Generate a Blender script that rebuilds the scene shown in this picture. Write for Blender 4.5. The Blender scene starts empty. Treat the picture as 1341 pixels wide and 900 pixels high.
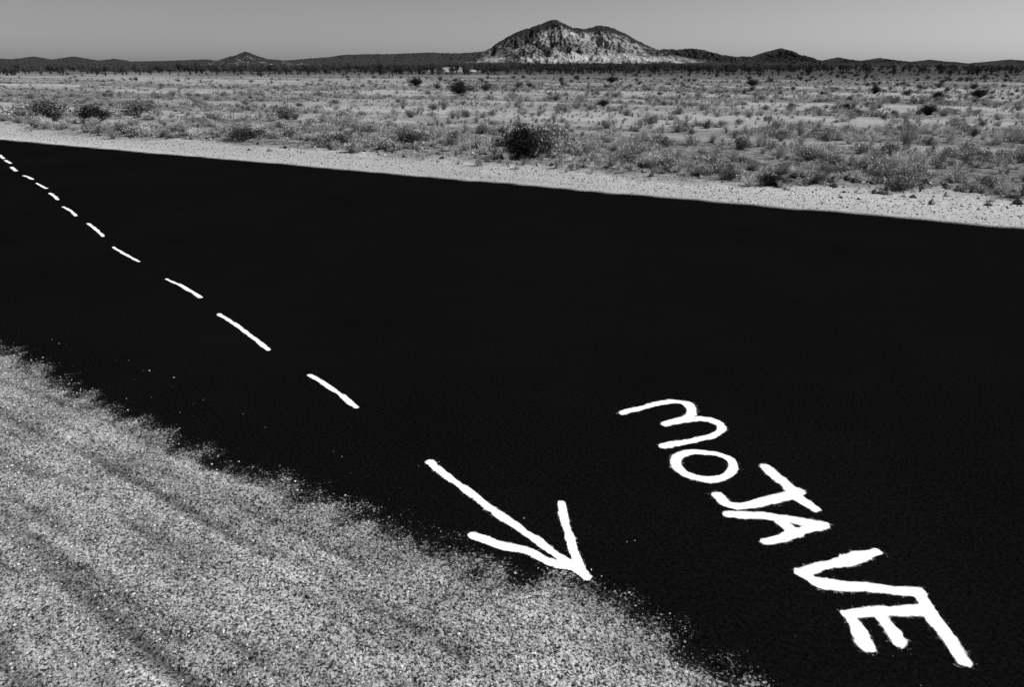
import bpy, math, numpy as np, random
from mathutils import Vector
random.seed(5); rng=np.random.default_rng(5)
scene=bpy.context.scene
scene.view_settings.view_transform='Standard'; scene.view_settings.look='None'; scene.view_settings.exposure=0

# ---------------------------------------------------------------- survey frame
H=2.0; F=894.0; TH=math.atan(365/894.0); C,S=math.cos(TH),math.sin(TH)
DX,DY=0.881,-0.473
L=math.hypot(DX,DY); DX/=L; DY/=L
ROT=math.atan2(DY,DX)
def gp(u,v):
    yu=450-v; Y=F*C+yu*S; Z=-F*S+yu*C; k=H/-Z
    return ((u-670.5)*k, Y*k)
def sn(u,v):
    x,y=gp(u,v); return (x*DX+y*DY, -x*DY+y*DX)
def hz(u,v,D):
    yu=450-v; t=(yu*C-F*S)/(F*C+S*yu)
    return ((u-670.5)*D*(C-t*S)/F, H+t*D)

# ---------------------------------------------------------------- noise
def h2(ix,iy,seed):
    n=(ix.astype(np.int64)*374761393+iy.astype(np.int64)*668265263+seed*974634777)&0xffffffff
    n=((n^(n>>13))*1274126177)&0xffffffff
    n=n^(n>>16)
    return (n&0xffffff)/float(0xffffff)
def vn(x,y,seed=0):
    x=np.asarray(x,float); y=np.asarray(y,float)
    ix=np.floor(x); iy=np.floor(y); fx=x-ix; fy=y-iy
    fx=fx*fx*(3-2*fx); fy=fy*fy*(3-2*fy)
    a=h2(ix,iy,seed); b=h2(ix+1,iy,seed); c=h2(ix,iy+1,seed); d=h2(ix+1,iy+1,seed)
    return (a*(1-fx)+b*fx)*(1-fy)+(c*(1-fx)+d*fx)*fy
def fbm(x,y,seed=0,o=4,g=0.5):
    t=0;a=1;w=0
    for i in range(o):
        t=t+a*vn(np.asarray(x)*2**i+i*17.3,np.asarray(y)*2**i-i*9.1,seed+i); w+=a; a*=g
    return t/w
def sstep(a,b,x):
    t=np.clip((x-a)/(b-a),0,1); return t*t*(3-2*t)

# ---------------------------------------------------------------- mesh helpers
def link(ob): scene.collection.objects.link(ob); return ob
def mk(name,v,f,mat,attrs=None,rot=True,smooth=False,do_link=True,mat2=None,midx=None):
    me=bpy.data.meshes.new(name)
    v=np.asarray(v,np.float32); f=np.asarray(f,np.int32)
    me.vertices.add(len(v)); me.vertices.foreach_set('co',v.ravel())
    k=f.shape[1]; me.loops.add(f.size); me.loops.foreach_set('vertex_index',f.ravel())
    me.polygons.add(len(f)); me.polygons.foreach_set('loop_start',np.arange(0,f.size,k,dtype=np.int32))
    me.update(calc_edges=True)
    me.materials.append(mat)
    if mat2:
        me.materials.append(mat2); me.polygons.foreach_set('material_index',np.asarray(midx).astype(np.int32))
    me.polygons.foreach_set('use_smooth',np.full(len(f),smooth))
    if attrs:
        for n,a in attrs.items():
            at=me.attributes.new(n,'FLOAT','POINT'); at.data.foreach_set('value',np.asarray(a,np.float32))
    me.validate()
    ob=bpy.data.objects.new(name,me)
    if rot: ob.rotation_euler=(0,0,ROT)
    if do_link: link(ob)
    return ob
def gridfaces(nx,ny):
    i=np.arange(nx-1)[:,None]*ny+np.arange(ny-1)[None,:]
    i=i.ravel(); return np.stack([i,i+ny,i+ny+1,i+1],1)

# ---------------------------------------------------------------- material helper
class M:
    def __init__(s,name,rough=0.9,spec=0.1):
        s.m=bpy.data.materials.new(name); s.m.use_nodes=True; s.t=s.m.node_tree
        s.b=s.t.nodes['Principled BSDF']; s.b.inputs['Roughness'].default_value=rough
        s.b.inputs['Specular IOR Level'].default_value=spec
        s.tc=s.t.nodes.new('ShaderNodeTexCoord')
    def n(s,t,**k):
        nd=s.t.nodes.new(t)
        for a,b in k.items(): setattr(nd,a,b)
        return nd
    def l(s,a,b): s.t.links.new(a,b)
    def mapping(s,scale,rot=(0,0,0)):
        m=s.n('ShaderNodeMapping'); m.inputs['Scale'].default_value=scale; m.inputs['Rotation'].default_value=rot
        s.l(s.tc.outputs['Object'],m.inputs['Vector']); return m.outputs[0]
    def noise(s,scale,detail=4,rough=0.5,vec=None):
        nd=s.n('ShaderNodeTexNoise'); nd.inputs['Scale'].default_value=scale; nd.inputs['Detail'].default_value=detail; nd.inputs['Roughness'].default_value=rough
        s.l(vec or s.tc.outputs['Object'],nd.inputs['Vector']); return nd.outputs[0]
    def voro(s,scale,vec=None):
        nd=s.n('ShaderNodeTexVoronoi'); nd.inputs['Scale'].default_value=scale
        s.l(vec or s.tc.outputs['Object'],nd.inputs['Vector'])
        sp=s.n('ShaderNodeSeparateColor'); s.l(nd.outputs['Color'],sp.inputs[0]); return sp.outputs[0]
    def rng(s,x,a,b,c,d,smooth=False):
        nd=s.n('ShaderNodeMapRange'); nd.clamp=True
        if smooth: nd.interpolation_type='SMOOTHSTEP'
        s.l(x,nd.inputs[0])
        for i,v in zip((1,2,3,4),(a,b,c,d)): nd.inputs[i].default_value=v
        return nd.outputs[0]
    def math(s,op,a,b=None,c=None):
        nd=s.n('ShaderNodeMath',operation=op)
        for i,v in enumerate((a,b,c)):
            if v is None: continue
            if isinstance(v,(int,float)): nd.inputs[i].default_value=v
            else: s.l(v,nd.inputs[i])
        return nd.outputs[0]
    def mix(s,f,a,b):
        nd=s.n('ShaderNodeMix'); nd.data_type='FLOAT'
        for i,v in zip((0,2,3),(f,a,b)):
            if isinstance(v,(int,float)): nd.inputs[i].default_value=v
            else: s.l(v,nd.inputs[i])
        return nd.outputs[0]
    def attr(s,name):
        nd=s.n('ShaderNodeAttribute'); nd.attribute_name=name; return nd.outputs['Fac']
    def col(s,x): s.l(x,s.b.inputs['Base Color'])
    def bump(s,h,strength=0.5,dist=0.01):
        nd=s.n('ShaderNodeBump'); nd.inputs['Strength'].default_value=strength; nd.inputs['Distance'].default_value=dist
        s.l(h,nd.inputs['Height']); s.l(nd.outputs[0],s.b.inputs['Normal'])

# ---------------------------------------------------------------- road edges (s,n)
edge_px=[(0,452),(100,508),(200,557),(300,600),(400,640),(500,679),(600,714),(700,744),(790,775),(850,806),(900,836),(960,868),(1010,898)]
E=np.array([sn(*p) for p in edge_px])
def near_edge(s):
    base=np.interp(s,E[:,0],E[:,1])
    return base+0.09*(fbm(s*1.6,s*0+3,11,4)-0.5)+0.03*(vn(s*9,s*0,12)-0.5)
FAR=11.17
def far_edge(s): return FAR+0.16*(fbm(s*0.7,s*0+9,21,4)-0.5)+0.10*(vn(s*3.5,s*0,22)-0.5)
# tyre tracks on the shoulder (wandering lines, 1 inside a track)
def tracks(s,n):
    t=0
    for i,(n0,sl_,wd,am) in enumerate([(1.72,-0.115,.03,.9),(1.50,-0.10,.03,.7),(2.02,-0.03,.035,.55),(1.15,-0.16,.04,1.0),(1.32,-0.145,.025,.8),(1.86,-0.10,.02,.6),(1.61,-0.12,.015,.7),(1.23,-0.15,.015,.8),(0.8,-.15,.06,.8)]):
        c=n0+sl_*(s+3)*0.6+0.05*(fbm(s*.9,s*0+i*7,300+i,3)-.5)
        t=np.maximum(t,am*np.exp(-((n-c)/wd)**2)*(0.3+0.7*sstep(.3,.6,fbm(s*1.5,s*0+i,310+i,2))))
    return t

# ---------------------------------------------------------------- desert cover (0 bare .. 1 vegetated)
def cover(s,n):
    st=fbm(s*0.06+3,n*0.20,31,4)
    c=0.30+0.70*sstep(0.38,0.56,st)
    c=c*(1-0.95*np.exp(-((n-(21.6+1.2*(fbm(s*.05,s*0,33)-.5)))/1.1)**2))
    c=c*(1-0.7*np.exp(-((n-(30+4*(fbm(s*.05,s*0,38)-.5)))/1.2)**2)*sstep(.4,.55,fbm(s*.06,s*0,39)))
    c=c*(1-0.75*np.exp(-((n-(44+6*(fbm(s*.02,s*0,34)-.5)))/2.2)**2))
    c=c*(1-0.6*np.exp(-((n-(75+8*(fbm(s*.02,s*0,35)-.5)))/4.0)**2))
    c=np.maximum(c,0.8*np.exp(-((n-15.6)/1.9)**2)*sstep(0.3,.5,fbm(s*.3,n*.3,36)))
    c=c*sstep(12.5,14.1,n+1.1*(fbm(s*.4,n*.4,37)-.5)*2)
    c=np.maximum(c,sstep(95,150,n))
    return c
def gz(s,n):
    ne=near_edge(s)
    d=sstep(12.6,14.8,n)
    z=d*(0.10*(fbm(s*0.8,n*0.8,41,4)-.5)+0.22*(fbm(s*.12,n*.12,42,3)-.5))
    z=z+sstep(30,120,n)*1.0*(fbm(s*.02,n*.02,43,3)-.5)
    w=np.exp(-((n-14.3)/0.9)**2)*(0.35+0.65*sstep(-6,6,s))
    z=z+w*(0.36*(fbm(s*2.4,n*2.8,44,4)-.30))
    z=z+np.where(n>10.5,-0.012+0.022*(fbm(s*5,n*5,45,3)-.5),0)
    near=-0.004-0.010*sstep(0,0.4,ne-n)
    rut=0.016*(fbm(s*0.22+n*0.1,n*5.5+s*0.55,46,3)-.5)*sstep(0.05,.5,ne-n)+0.012*(fbm(s*9,n*9,47,3)-.5)*sstep(0.02,.15,ne-n)-0.016*tracks(s,n)
    z=np.where(n<6,near+rut,z)
    under=(n>ne+0.10)&(n<far_edge(s)-0.12)
    return np.where(under,-0.08,z)

def geo(start,step,fac,end):
    o=[start]
    while abs(o[-1])<abs(end): o.append(o[-1]+step); step*=fac
    return o[1:]
sa=np.array(sorted(list(np.arange(-12,3,0.05))+list(np.arange(-45,-12,0.15))+list(np.arange(3,35,0.15))+geo(35,0.2,1.12,26000)+geo(-45,-0.2,1.12,-26000)))
na=np.array(sorted(list(np.arange(0,3,0.03))+list(np.arange(3,10.8,0.6))+list(np.arange(10.9,17,0.08))+geo(17,0.09,1.035,60)))
last=na[-1]; na=np.concatenate([na,geo(last,1.6,1.12,26000)]); na=np.concatenate([np.array(sorted(geo(0,-0.1,1.25,-26000))),na])
Sg,Ng=np.meshgrid(sa,na,indexing='ij'); Sg=Sg.ravel(); Ng=Ng.ravel()
Zg=gz(Sg,Ng)
farw=sstep(400,1500,np.hypot(Sg,Ng)); Zg=Zg*(1-farw)

def gritmask(m,ed,n1):
    cov=m.rng(ed,-0.30,0.22,0.70,0.26,False)
    big=m.noise(5,3,0.6)
    nz=m.math('ADD',m.math('MULTIPLY',n1,0.60),m.math('MULTIPLY',big,0.40))
    return m.rng(m.math('SUBTRACT',cov,nz),-0.02,0.03,0,1)
g=M('gravel_shoulder',0.95,0.05)
ed=g.attr('edge'); tk=g.attr('track')
n1=g.noise(85,3,0.8); v1=g.voro(135); n3=g.noise(28,3,0.6)
spk=g.math('ADD',g.math('ADD',g.math('MULTIPLY',n1,0.5),g.math('MULTIPLY',v1,0.3)),g.math('MULTIPLY',n3,0.25))
grav=g.rng(spk,0.39,0.68,0.03,0.68)
grav=g.math('MULTIPLY',grav,g.rng(g.noise(1,4,0.65,g.mapping((0.55,7,1),(0,0,0.09))),0.38,0.60,0.68,1.05))
grav=g.math('MULTIPLY',grav,g.rng(tk,0.15,0.9,1.0,0.42))
grav=g.math('MULTIPLY',grav,g.rng(g.noise(2.2,4,0.7),0.38,0.62,0.68,1.15))
g.col(g.mix(gritmask(g,ed,n1),0.005,grav))
g.bump(g.math('ADD',n1,n3),0.7,0.02)
q=M('desert_ground',0.95,0.05)
cv=q.attr('cover'); nn=q.attr('nn')
nf=q.noise(22,4,0.8)
sand=q.rng(nf,0.30,0.62,0.17,0.66)
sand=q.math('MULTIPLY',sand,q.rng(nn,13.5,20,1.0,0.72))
lit=q.rng(q.noise(5,6,0.85),0.40,0.62,0.05,0.32)
cn=q.math('ADD',cv,q.math('MULTIPLY',q.math('SUBTRACT',q.noise(0.9,5,0.75),0.5),1.3))
des=q.mix(q.rng(cn,0.20,0.8,0,1),sand,lit)
des=q.math('MULTIPLY',des,q.rng(q.noise(1,4,0.6,q.mapping((0.03,0.25,1))),0.35,0.65,0.7,1.15))
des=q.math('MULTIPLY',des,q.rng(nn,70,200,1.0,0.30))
q.col(des); q.bump(nf,0.8,0.03)
gf=gridfaces(len(sa),len(na))
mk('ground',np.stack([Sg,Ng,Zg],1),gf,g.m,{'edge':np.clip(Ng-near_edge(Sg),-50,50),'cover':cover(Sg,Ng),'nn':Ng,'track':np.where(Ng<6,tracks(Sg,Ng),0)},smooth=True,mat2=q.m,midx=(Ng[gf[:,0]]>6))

# ---------------------------------------------------------------- road
rs=np.array(sorted(list(np.arange(-12,4,0.03))+list(np.arange(-60,-12,0.15))+list(np.arange(4,30,0.15))+geo(30,0.3,1.15,3000)+geo(-60,-0.3,1.15,-3000)))
ts=np.array([0,0.01,0.03,0.06,0.1,0.2,0.4,0.7,0.9,0.95,0.99,1.0])
ne=near_edge(rs); fe=far_edge(rs)
cols=[np.stack([rs,ne-0.03,np.full_like(rs,-0.012)],1)]
for t in ts:
    z=0.0 if 0<t<1 else -0.003
    cols.append(np.stack([rs,ne+(fe-ne)*t,np.full_like(rs,z)],1))
cols.append(np.stack([rs,fe+0.02,np.full_like(rs,-0.06)],1))
rv=np.stack(cols,1).reshape(-1,3)
def asph(a,edge):
    sc=a.rng(a.noise(60,4,0.85),0.36,0.72,0.0008,0.0095)
    base=a.math('MULTIPLY',sc,a.rng(a.noise(0.5,4,0.7),0.35,0.7,0.85,1.15))
    if not edge: a.col(base); return
    ed=a.attr('edge'); fe_=a.attr('fedge'); n1=a.noise(85,3,0.8)
    base=a.math('ADD',base,a.math('MULTIPLY',a.rng(n1,0.71,0.75,0,0.10),a.rng(ed,0,0.7,1,0.0)))
    covf=a.rng(fe_,0.0,0.5,0.58,0.0,True)
    gr=a.math('MAXIMUM',gritmask(a,ed,n1),a.math('GREATER_THAN',covf,n1))
    a.col(a.mix(gr,base,a.rng(a.voro(135),0,1,0.03,0.5)))
a=M('asphalt_verge',1.0,0.0); asph(a,True)
a2=M('asphalt',1.0,0.0); asph(a2,False)
rf=gridfaces(len(rs),len(cols)); ci_=rf[:,0]%len(cols)
mk('asphalt_road',rv,rf,a.m,{'edge':rv[:,1]-np.repeat(ne,len(cols)),'fedge':np.repeat(fe,len(cols))-rv[:,1]},mat2=a2.m,midx=((ci_>=5)&(ci_<=9)))

# ---------------------------------------------------------------- painted markings
p=M('white_road_paint',0.7,0.2)
d=p.attr('dist')
pn=p.math('ADD',p.math('MULTIPLY',p.noise(210,3,0.8),0.65),p.math('MULTIPLY',p.noise(45,3,0.6),0.35))
covp=p.rng(d,0.60,1.40,0.72,0.30)
covs=p.rng(d,1.0,2.2,0.43,0.29)
al=p.math('GREATER_THAN',p.math('MAXIMUM',covp,covs),pn)
p.l(al,p.b.inputs['Alpha'])
p.col(p.rng(p.noise(90,4,0.8),0.2,0.5,0.72,0.93))
def smooth(pts,n=10):
    P=np.array(pts,float)
    if len(P)<3: return P
    Q=np.vstack([2*P[0]-P[1],P,2*P[-1]-P[-2]]); out=[]
    for i in range(1,len(Q)-2):
        for t in np.linspace(0,1,n,endpoint=False):
            a0,a1,a2,a3=Q[i-1:i+3]
            out.append(0.5*((2*a1)+(-a0+a2)*t+(2*a0-5*a1+4*a2-a3)*t*t+(-a0+3*a1-3*a2+a3)*t**3))
    out.append(P[-1]); return np.array(out)
def paint(name,strokes,hw,step,z=0.004):
    V=[];FF=[];D=[];off=0
    groups=strokes if isinstance(strokes[0][0][0],(list,tuple)) else [strokes]
    for gi,gs in enumerate(groups):
        w=hw[gi] if isinstance(hw,list) else hw
        st=step[gi] if isinstance(step,list) else step
        segs=[]
        for k in gs:
            qq=smooth([sn(*x) for x in k])
            segs+=list(zip(qq[:-1],qq[1:]))
        A=np.array([x[0] for x in segs]); B=np.array([x[1] for x in segs])
        m=w*3
        lo=np.minimum(A.min(0),B.min(0))-m; hi=np.maximum(A.max(0),B.max(0))+m
        xs=np.arange(lo[0],hi[0],st); ys=np.arange(lo[1],hi[1],st)
        X,Y=np.meshgrid(xs,ys,indexing='ij'); X=X.ravel();Y=Y.ravel()
        # slight wobble of the hand-sprayed line
        Xw=X+0.012*(fbm(X*11,Y*11,63,2)-.5); Yw=Y+0.012*(fbm(X*11,Y*11,67,2)-.5)
        dm=np.full(len(X),9.0)
        for a_,b_ in zip(A,B):
            ab=b_-a_; t=np.clip(((Xw-a_[0])*ab[0]+(Yw-a_[1])*ab[1])/(ab@ab+1e-12),0,1)
            dd=np.hypot(Xw-a_[0]-t*ab[0],Yw-a_[1]-t*ab[1]); dm=np.minimum(dm,dd)
        wv=w*(1+0.45*(fbm(X*12,Y*12,61,3)-.5)*2)
        dn=dm/wv
        f=gridfaces(len(xs),len(ys)); f=f[(dn[f]<2.3).any(1)]
        V.append(np.stack([X,Y,np.full_like(X,z)],1)); FF.append(f+off); D.append(dn); off+=len(X)
    V=np.concatenate(V);FF=np.concatenate(FF);D=np.concatenate(D)
    u,inv=np.unique(FF,return_inverse=True)
    return mk(name,V[u],inv.reshape(-1,4),p.m,{'dist':D[u]})
letters=[[(815,541),(845,534),(875,527),(897,529),(905,538),(898,548),(872,556)],
 [(872,556),(905,550),(930,551),(944,558),(941,568),(915,576),(868,585)],
 [(928,594),(905,593),(888,600),(886,610),(898,622),(922,629),(946,627),(960,616),(957,603),(940,596),(922,594)],
 [(1003,613),(1025,632),(1045,652),(1067,667)],[(1046,645),(1010,656),(975,663),(952,662),(940,650)],
 [(953,675),(1010,678),(1076,689)],[(1076,689),(1040,700),(1003,711)],[(1018,680),(1042,700)],
 [(1147,724),(1100,737),(1048,751)],[(1048,751),(1075,765),(1130,770),(1205,778)],
 [(1110,806),(1160,802),(1213,799)],[(1112,807),(1124,826),(1134,846)],[(1150,806),(1164,824),(1178,841)],[(1206,782),(1216,800),(1237,832),(1260,865)]]
paint('painted_lettering',letters,0.028,0.006)
paint('painted_arrow',[[(562,606),(600,635),(650,672),(700,707),(745,739),(768,757)],[(735,660),(743,695),(752,725),(765,752)],[(620,702),(650,714),(690,722),(720,737),(752,746)]],0.022,0.006)
dash=[[(407,492),(435,510),(467,534)],[(287,412),(315,430),(352,459)],[(218,366),(240,376),(263,390)],[(148,324),(165,334),(182,343)],[(115,293),(125,300),(135,310)],[(83,271),(92,276),(100,283)],[(65,253),(71,257),(76,262)],[(48,240),(55,244),(61,247)],[(31,230),(37,232),(43,235)],[(15,219),(21,224)],[(7,210),(14,214)],[(0,203),(5,208)],[(-14,196),(-8,199)],[(-30,190),(-22,193)]]
paint('painted_dashed_line',[[x] for x in dash],[0.017,0.017,0.017,0.017,0.019,0.02,0.022,0.022,0.026,0.03,0.03,0.03,0.03,0.03],[0.007]*4+[0.01]*10)

# ---------------------------------------------------------------- loose gravel
gm=M('gravel_stone',0.9,0.1)
gm.col(gm.attr('tone'))
def stones(name,P,R,tone):
    N=len(P)
    o=np.array([[1,0,0],[-1,0,0],[0,1,0],[0,-1,0],[0,0,1],[0,0,-1]],float)
    fs=np.array([[0,2,4],[2,1,4],[1,3,4],[3,0,4],[2,0,5],[1,2,5],[3,1,5],[0,3,5]])
    v=o[None]*(0.7+0.6*rng.random((N,6,1)))+0.25*(rng.random((N,6,3))-.5)
    v[:,:,2]*=0.65; v[:,:,1]*=(0.6+0.5*rng.random((N,1)))
    an=rng.random(N)*6.283; ca,sa_=np.cos(an)[:,None],np.sin(an)[:,None]
    x=v[:,:,0]*ca-v[:,:,1]*sa_; y=v[:,:,0]*sa_+v[:,:,1]*ca
    v=np.stack([x,y,v[:,:,2]],2)*R[:,None,None]+P[:,None,:]
    f=(fs[None]+np.arange(N)[:,None,None]*6).reshape(-1,3)
    return mk(name,v.reshape(-1,3),f,gm.m,{'tone':np.repeat(tone,6)})
def tones(N,dark=0.35):
    t=rng.random(N); return np.where(t<dark,0.03+0.10*rng.random(N),0.20+0.52*rng.random(N)**0.9)
N=125000
s_=rng.uniform(-9,2.2,N); n_=rng.uniform(0.2,2.75,N); e_=near_edge(s_)
cvg=np.clip((0.08-(n_-e_))/0.3,0,1)**1.5
keep=rng.random(N)<(0.006*(n_-e_<0.5)+cvg)
keep&=rng.random(N)<np.where(n_<1.0,0.4,1.0)
keep&=rng.random(N)<(0.10+1.1*fbm(s_*1.3,n_*5+s_*.5,71,3))*(1-0.7*tracks(s_,n_))
s_,n_,e_=s_[keep],n_[keep],e_[keep]
R=0.0022+0.0060*rng.random(len(s_))**2.5
z=np.where(n_>e_-0.03,0.0,gz(s_,np.minimum(n_,e_)))+R*0.3
stones('gravel',np.stack([s_,n_,z],1),R,tones(len(s_),0.40))
N=26000
s_=rng.uniform(-30,22,N); n_=rng.normal(12.4,0.9,N); e_=far_edge(s_)
keep=(n_>e_)|(rng.random(N)<0.25*np.exp(-(e_-n_)/0.1)); s_,n_,e_=s_[keep],n_[keep],e_[keep]
R=0.006+0.016*rng.random(len(s_))**3
z=np.where(n_>e_,gz(s_,n_),0)+R*0.3
stones('roadside_pebbles',np.stack([s_,n_,z],1),R,tones(len(s_),0.25))
N=7000
s_=rng.uniform(-22,24,N); n_=14.3+rng.normal(0,0.7,N); k=rng.random(N)<(0.2+0.8*sstep(-4,5,s_)); s_,n_=s_[k],n_[k]
R=0.02+0.08*rng.random(len(s_))**3
stones('berm_rocks',np.stack([s_,n_,gz(s_,n_)+R*0.2],1),R,tones(len(s_),0.6)*0.75)

# ---------------------------------------------------------------- vegetation
def vmat(name,lo,hi):
    m=M(name,0.85,0.1)
    oi=m.n('ShaderNodeObjectInfo')
    r=m.rng(oi.outputs['Random'],0,1,0.55,1.45)
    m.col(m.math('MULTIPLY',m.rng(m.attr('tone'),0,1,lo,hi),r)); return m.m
m_dark=vmat('dark_shrub_foliage',0.02,0.13)
m_mid=vmat('sage_foliage',0.11,0.44)
m_dry=vmat('dry_grass',0.20,0.62)
vegcol=bpy.data.collections.new('desert_plants')
def plant(name,mat,nst,hgt,rad,nleaf,lsz,seed,up=0.5,inner=0.3,stemw=0.006):
    r=np.random.default_rng(seed); V=[];Fc=[];T=[];k=0
    tips=[]
    for i in range(nst):
        az=r.random()*6.283; sp=r.random()**0.6
        lob=0.75+0.35*math.sin(az*3+seed)+0.2*math.sin(az*5+seed*2)
        tip=np.array([math.cos(az)*rad*sp*lob,math.sin(az)*rad*sp*lob,hgt*(up+(1-up)*math.sqrt(max(0,1-sp*sp)))*(0.7+0.45*r.random())])
        b=np.array([math.cos(az),math.sin(az),0])*rad*0.12*r.random()
        mid=(b+tip)/2+np.array([0,0,0.10*hgt])+0.06*rad*(r.random(3)-.5)
        tips.append((b,mid,tip))
        side=np.array([-math.sin(az),math.cos(az),0])
        for w,qq in zip((1,.7,.25),(b,mid,tip)):
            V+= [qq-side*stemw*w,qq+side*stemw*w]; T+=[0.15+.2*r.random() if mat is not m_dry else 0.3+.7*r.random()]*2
        for j in range(2): Fc.append([k+2*j,k+2*j+1,k+2*j+3,k+2*j+2])
        k+=6
    for i in range(nleaf):
        b,mid,tip=tips[r.integers(len(tips))]; t=inner+(1-inner)*r.random()**0.7
        qq=(mid+(tip-mid)*(t*2-1)) if t>.5 else (b+(mid-b)*t*2)
        qq=qq+0.09*rad*r.normal(size=3); qq[2]=max(qq[2],0.01)
        a_=r.normal(size=3); a_[2]=abs(a_[2])+.3; a_/=np.linalg.norm(a_); b_=np.cross(a_,r.normal(size=3)); b_/=np.linalg.norm(b_)+1e-9
        s=lsz*(0.5+r.random())
        V+=[qq-b_*s*.35,qq+a_*s*.5,qq+b_*s*.35,qq-a_*s*.5]
        Fc.append([k,k+1,k+2,k+3]); k+=4
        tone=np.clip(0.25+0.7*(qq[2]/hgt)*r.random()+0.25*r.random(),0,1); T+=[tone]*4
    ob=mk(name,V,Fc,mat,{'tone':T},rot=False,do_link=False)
    vegcol.objects.link(ob); return ob
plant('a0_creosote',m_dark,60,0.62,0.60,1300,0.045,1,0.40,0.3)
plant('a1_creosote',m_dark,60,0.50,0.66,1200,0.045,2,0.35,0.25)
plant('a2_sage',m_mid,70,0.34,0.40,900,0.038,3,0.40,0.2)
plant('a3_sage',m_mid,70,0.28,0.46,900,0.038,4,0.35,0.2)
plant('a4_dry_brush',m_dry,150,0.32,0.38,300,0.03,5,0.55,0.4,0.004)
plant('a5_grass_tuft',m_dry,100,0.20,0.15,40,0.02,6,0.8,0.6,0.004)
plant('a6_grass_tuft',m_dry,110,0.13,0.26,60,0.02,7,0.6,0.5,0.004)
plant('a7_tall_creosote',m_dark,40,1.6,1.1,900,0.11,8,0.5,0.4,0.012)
def to_sn(x,y): return x*DX+y*DY,-x*DY+y*DX
def polar(N,r0,r1,cap,half=50):
    r=r0*np.exp(rng.random(N)*math.log(r1/r0)); th=np.radians(rng.uniform(-half,half,N))
    dens=N/(2*math.radians(half)*math.log(r1/r0)*r*r)
    k=rng.random(N)<np.minimum(1,cap/dens); r,th=r[k],th[k]
    return to_sn(r*np.sin(th),r*np.cos(th))
PS=[];PI=[];PC=[]
def add(s,n,idx,sc):
    z=gz(s,n)-0.015
    PS.append(np.stack([s,n,z],1)); PI.append(idx)
    qq=sc*(0.75+.4*rng.random(len(s))); PC.append(np.stack([sc,sc,qq],1))
hs,hn=sn(690,206)
s,n=polar(22000,12,1500,0.6); c=cover(s,n)
cl=sstep(.44,.58,fbm(s*.22,n*.3,81,3))
k=(n>13.3)&(rng.random(len(s))<c*(0.10+0.75*cl))&(np.hypot(s-hs,n-hn)>1.3); s,n=s[k],n[k]
dk=sstep(.48,.6,fbm(s*.12,n*.2,84,3))
u=rng.random(len(s)); pd=0.03+0.33*dk+0.45*sstep(60,140,n)
idx=np.where(u<pd,rng.integers(0,2,len(s)),np.where(u<pd+.6*(1-pd),rng.integers(2,4,len(s)),4))
sc=0.4+0.62*rng.random(len(s))**1.8; sc*=1+0.9*sstep(80,400,n); sc*=np.where((idx<2)&(n<60),.55,1)
add(s,n,idx,sc)
s,n=polar(58000,10,130,14); c=cover(s,n)
k=(n>12.1)&(rng.random(len(s))<(0.05+0.9*c*sstep(.25,.6,fbm(s*.6,n*.6,82,3)))*sstep(12.2,14.0,n)); s,n=s[k],n[k]
idx=rng.choice([4,5,6,3],len(s),p=[.14,.40,.38,.08]); sc=0.35+0.7*rng.random(len(s))
add(s,n,idx,sc)
s,n=polar(7000,170,1800,0.02); k=rng.random(len(s))<sstep(.42,.58,fbm(s*.006,n*.006,83,3))*.9+.1; s,n=s[k],n[k]
add(s,n,np.full(len(s),7),0.7+.8*rng.random(len(s)))
PSa=np.concatenate(PS); PIa=np.concatenate(PI).astype(np.int32); PCa=np.concatenate(PC)
me=bpy.data.meshes.new('desert_scrub'); me.vertices.add(len(PSa)); me.vertices.foreach_set('co',PSa.astype(np.float32).ravel())
at=me.attributes.new('idx','INT','POINT'); at.data.foreach_set('value',PIa)
at=me.attributes.new('scl','FLOAT_VECTOR','POINT'); at.data.foreach_set('vector',PCa.astype(np.float32).ravel())
ro=np.zeros((len(PSa),3),np.float32); ro[:,2]=rng.random(len(PSa))*6.283
at=me.attributes.new('rotv','FLOAT_VECTOR','POINT'); at.data.foreach_set('vector',ro.ravel())
scrub=link(bpy.data.objects.new('desert_scrub',me)); scrub.rotation_euler=(0,0,ROT)
ng=bpy.data.node_groups.new('scatter','GeometryNodeTree')
ng.interface.new_socket('Geometry',in_out='INPUT',socket_type='NodeSocketGeometry')
ng.interface.new_socket('Geometry',in_out='OUTPUT',socket_type='NodeSocketGeometry')
N_=ng.nodes; gi=N_.new('NodeGroupInput'); go=N_.new('NodeGroupOutput'); ci=N_.new('GeometryNodeCollectionInfo'); ip=N_.new('GeometryNodeInstanceOnPoints')
ci.inputs['Collection'].default_value=vegcol; ci.inputs['Separate Children'].default_value=True; ci.inputs['Reset Children'].default_value=True
def na_(nm,ty):
    x=N_.new('GeometryNodeInputNamedAttribute'); x.data_type=ty; x.inputs['Name'].default_value=nm; return x.outputs['Attribute']
ng.links.new(gi.outputs[0],ip.inputs['Points']); ng.links.new(ci.outputs[0],ip.inputs['Instance']); ip.inputs['Pick Instance'].default_value=True
ng.links.new(na_('idx','INT'),ip.inputs['Instance Index']); ng.links.new(na_('rotv','FLOAT_VECTOR'),ip.inputs['Rotation']); ng.links.new(na_('scl','FLOAT_VECTOR'),ip.inputs['Scale'])
ng.links.new(ip.outputs[0],go.inputs[0])
md=scrub.modifiers.new('scatter','NODES'); md.node_group=ng

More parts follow.
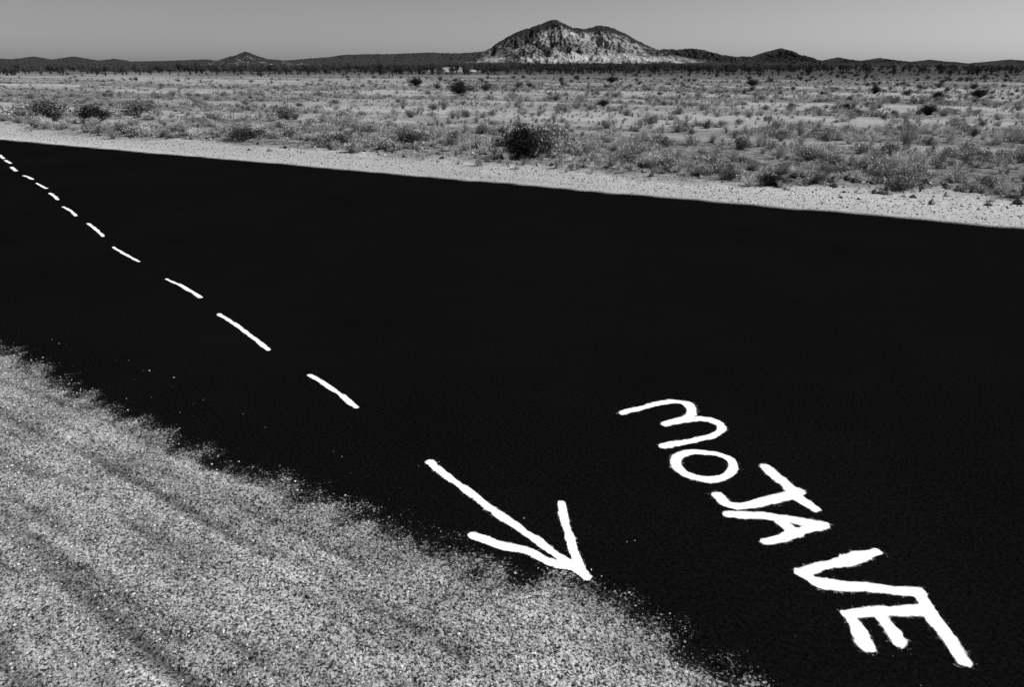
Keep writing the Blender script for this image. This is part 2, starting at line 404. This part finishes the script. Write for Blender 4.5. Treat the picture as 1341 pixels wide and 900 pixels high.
# individual shrubs as seen, plus low dark ones added to darken the berm
bk=M('near_black_foliage',0.85,0.1); bk.col(bk.rng(bk.attr('tone'),0.3,1,0.006,0.07))
plant('z_big',bk.m,140,0.7,0.6,6500,0.034,15,0.45,0.15)
plant('z_wisp',m_mid,110,0.8,0.6,1500,0.02,16,0.6,0.5)
def shrub(name,u,v,wpx,hpx,src):
    s,n=sn(u,v); x,y=gp(u,v); dep=y*C+H*S; w=wpx*dep/F; h=hpx*dep/F
    me=bpy.data.objects[src].data
    ob=link(bpy.data.objects.new(name,me)); z=float(gz(np.array([s]),np.array([n]))[0])
    ob.location=(x,y,z-0.02)
    co=np.zeros(len(me.vertices)*3); me.vertices.foreach_get('co',co); co=co.reshape(-1,3); ex=np.percentile(co,97,axis=0)-np.percentile(co,3,axis=0)
    ob.scale=(w/ex[0],w/ex[1],h/ex[2]); ob.rotation_euler=(0,0,random.random()*6)
for (u,v,w,h,src) in [(682,206,46,32,'z_big'),(714,203,54,38,'a2_sage'),(603,125,26,15,'z_big'),(545,113,16,8,'z_big'),(573,116,14,6,'a1_creosote'),(636,120,14,8,'a0_creosote'),
  (1228,130,14,9,'z_big'),(1281,127,18,9,'z_big'),(1215,152,20,10,'z_big'),(1107,145,16,8,'z_big'),(790,140,12,6,'z_big'),(375,157,26,18,'a2_sage'),(460,164,24,18,'a4_dry_brush'),(770,118,5,12,'z_wisp'),(1145,122,14,7,'z_big'),(800,108,12,6,'z_big'),(985,112,14,6,'z_big'),
  (1186,190,40,30,'z_wisp'),(1060,205,30,16,'a3_sage'),(970,192,24,16,'a2_sage'),(70,160,46,24,'a1_creosote'),(125,163,36,18,'z_big'),(30,158,40,18,'a2_sage'),(180,155,40,18,'a1_creosote'),(540,190,40,16,'a1_creosote'),(320,185,50,14,'a1_creosote'),(868,190,30,12,'a3_sage'),(1125,222,40,14,'a1_creosote'),(1200,222,40,14,'a3_sage'),(955,234,30,12,'a1_creosote'),(1010,242,34,12,'z_big'),(1090,215,30,12,'a1_creosote'),(820,212,40,12,'a1_creosote'),(440,192,44,12,'a1_creosote'),(1180,250,36,10,'a1_creosote')]:
    shrub('desert_shrub',u,v,w,h,src)
for nm in ('z_big','z_wisp'): vegcol.objects.unlink(bpy.data.objects[nm])

# ---------------------------------------------------------------- hills
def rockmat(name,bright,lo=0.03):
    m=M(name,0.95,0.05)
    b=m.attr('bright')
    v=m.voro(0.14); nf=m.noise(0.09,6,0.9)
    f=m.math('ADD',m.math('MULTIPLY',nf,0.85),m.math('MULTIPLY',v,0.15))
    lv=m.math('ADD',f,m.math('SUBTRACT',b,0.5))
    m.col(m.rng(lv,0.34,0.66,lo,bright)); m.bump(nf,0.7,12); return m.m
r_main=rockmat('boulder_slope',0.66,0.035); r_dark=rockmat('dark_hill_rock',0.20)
def hill(name,prof,D,depth,mat,seed,bfun=None,nx=420,nv=110,gul=1.0):
    P=np.array([hz(u,v,D) for u,v in prof])
    x=np.linspace(P[0,0],P[-1,0],nx); v=np.linspace(-1,1,nv)
    X,V=np.meshgrid(x,v,indexing='ij'); X=X.ravel();V=V.ravel(); W=P[-1,0]-P[0,0]; Hm=P[:,1].max()
    sc=Hm*1.1
    xi=np.linspace(P[0,0],P[-1,0],1500); yi=np.interp(xi,P[:,0],P[:,1]); kk=np.hanning(25); kk/=kk.sum()
    yi=np.convolve(np.pad(yi,12,'edge'),kk,'valid')
    yi=yi+Hm*0.07*(fbm(xi/(sc*.16),xi*0,seed+5,5,.6)-.5)
    wx=X+np.abs(V)*sc*0.7*(fbm(X/sc,V*1.5,seed,3)-.5)*2
    pr=np.maximum(np.interp(wx,xi,yi),0)
    av=np.abs(V)
    rid=1-np.abs(2*fbm(X/(sc*.33),V*depth/(sc*1.6),seed+1,4,.55)-1)
    fine=fbm(X/(sc*.08),V*depth/(sc*.12),seed+2,4)
    h=pr*(1-av)**0.95*(1-gul*0.55*np.minimum(av*3,1)*(1-rid)*1.3)+pr*0.18*(fine-.5)*np.minimum(av*6,1)
    endw=np.minimum(1,np.minimum(X-x[0],x[-1]-X)/(W*0.04)); h=h*sstep(0,1,endw)-1.5
    Y=D+V*depth
    rel=h/np.maximum(pr,1)
    b=np.zeros(len(X))+0.30 if bfun is None else bfun(X,V,rel,h/Hm,rid)
    return mk(name,np.stack([X,Y,h],1),gridfaces(nx,nv),mat,{'bright':b},rot=False)
Dm=2600
main=[(550,84),(585,80),(606,77),(622,72),(638,64),(654,54),(670,44),(688,36),(700,34),(712,28),(724,23.5),(736,27),(750,34),(766,38),(778,34),(790,32),(802,36),(820,43),(840,54),(858,62),(878,69),(902,75),(932,79),(965,84)]
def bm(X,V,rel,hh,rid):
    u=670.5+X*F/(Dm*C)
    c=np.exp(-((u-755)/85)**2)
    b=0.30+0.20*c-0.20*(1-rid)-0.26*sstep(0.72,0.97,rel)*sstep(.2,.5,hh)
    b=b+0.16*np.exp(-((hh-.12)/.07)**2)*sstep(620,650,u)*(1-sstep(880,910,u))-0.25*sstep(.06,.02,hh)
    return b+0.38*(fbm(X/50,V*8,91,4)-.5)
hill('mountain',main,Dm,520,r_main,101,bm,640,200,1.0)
hill('hill',[(835,82),(850,68),(868,63),(885,64),(905,62),(925,65),(945,71),(965,73),(985,73),(1000,68),(1012,64),(1024,62),(1038,66),(1050,73),(1066,80),(1080,83)],3600,500,r_dark,111)
hill('hill',[(1060,83),(1078,80),(1090,76),(1098,74),(1108,79),(1122,80),(1140,77),(1152,75),(1170,78),(1188,82),(1203,81),(1216,77),(1228,80),(1246,83),(1275,83),(1298,81),(1322,77),(1341,79),(1380,74),(1430,84)],5200,700,r_dark,121)
hill('hill',[(270,84),(285,79),(298,74),(310,71),(321,66),(334,71),(348,76),(370,78),(400,82),(415,84)],3000,260,r_main,131,lambda X,V,rel,hh,rid:0.20+0.1*rid-0.2*sstep(.8,.97,rel)+0.35*(fbm(X/25,V*8,92,3)-.5))
hill('hill',[(330,83),(380,78),(430,74),(450,71),(480,70),(510,70),(560,68),(600,69),(640,66),(680,72),(760,80)],6500,900,r_dark,141,None,420,90)
hill('hill',[(-120,84),(-60,76),(0,76),(20,77),(45,73),(60,77),(75,78),(96,73),(112,77),(135,79),(150,76),(165,80),(220,79),(270,77),(300,81),(340,84)],5600,700,r_dark,151)
sx,sy=gp(592,94)
xs=np.linspace(-11,11,80); ys=np.linspace(-16,16,50); X,Y=np.meshgrid(xs,ys,indexing='ij'); X=X.ravel();Y=Y.ravel()
rr=np.clip(1-(X/11)**2-(Y/16)**2,0,1); Z=rr**1.2*1.4*(0.75+.5*fbm(X*.5,Y*.5,161,3))-0.15
sm=M('pale_sand',0.95,0.05); sm.col(sm.rng(sm.noise(1.5,6,0.8),0.35,0.65,0.12,0.48))
mk('sand_mound',np.stack([X+sx,Y+sy,Z],1),gridfaces(80,50),sm.m,rot=False,smooth=True)

# ---------------------------------------------------------------- light
el,az=math.radians(48),math.radians(75)
to=Vector((math.sin(az)*math.cos(el),math.cos(az)*math.cos(el),math.sin(el)))
sl=bpy.data.lights.new('sun','SUN'); sl.energy=4.6; sl.angle=math.radians(0.5); sl.color=(1,1,1)
so=link(bpy.data.objects.new('sun',sl)); so.rotation_euler=to.to_track_quat('Z','Y').to_euler()
w=bpy.data.worlds.new('World'); scene.world=w; w.use_nodes=True; nt=w.node_tree
sky=nt.nodes.new('ShaderNodeTexSky'); sky.sky_type='NISHITA'; sky.sun_disc=False; sky.sun_elevation=el; sky.sun_rotation=az
sep=nt.nodes.new('ShaderNodeSeparateColor'); nt.links.new(sky.outputs[0],sep.inputs[0])
bg=nt.nodes['Background']; nt.links.new(sep.outputs[0],bg.inputs[0]); bg.inputs[1].default_value=0.075

# ---------------------------------------------------------------- camera
cam=bpy.data.cameras.new('camera'); cam.lens=24; cam.sensor_width=36; cam.clip_end=60000; cam.clip_start=0.05
co=link(bpy.data.objects.new('camera',cam)); co.location=(0,0,H); co.rotation_euler=(math.pi/2-TH,0,0)
scene.camera=co
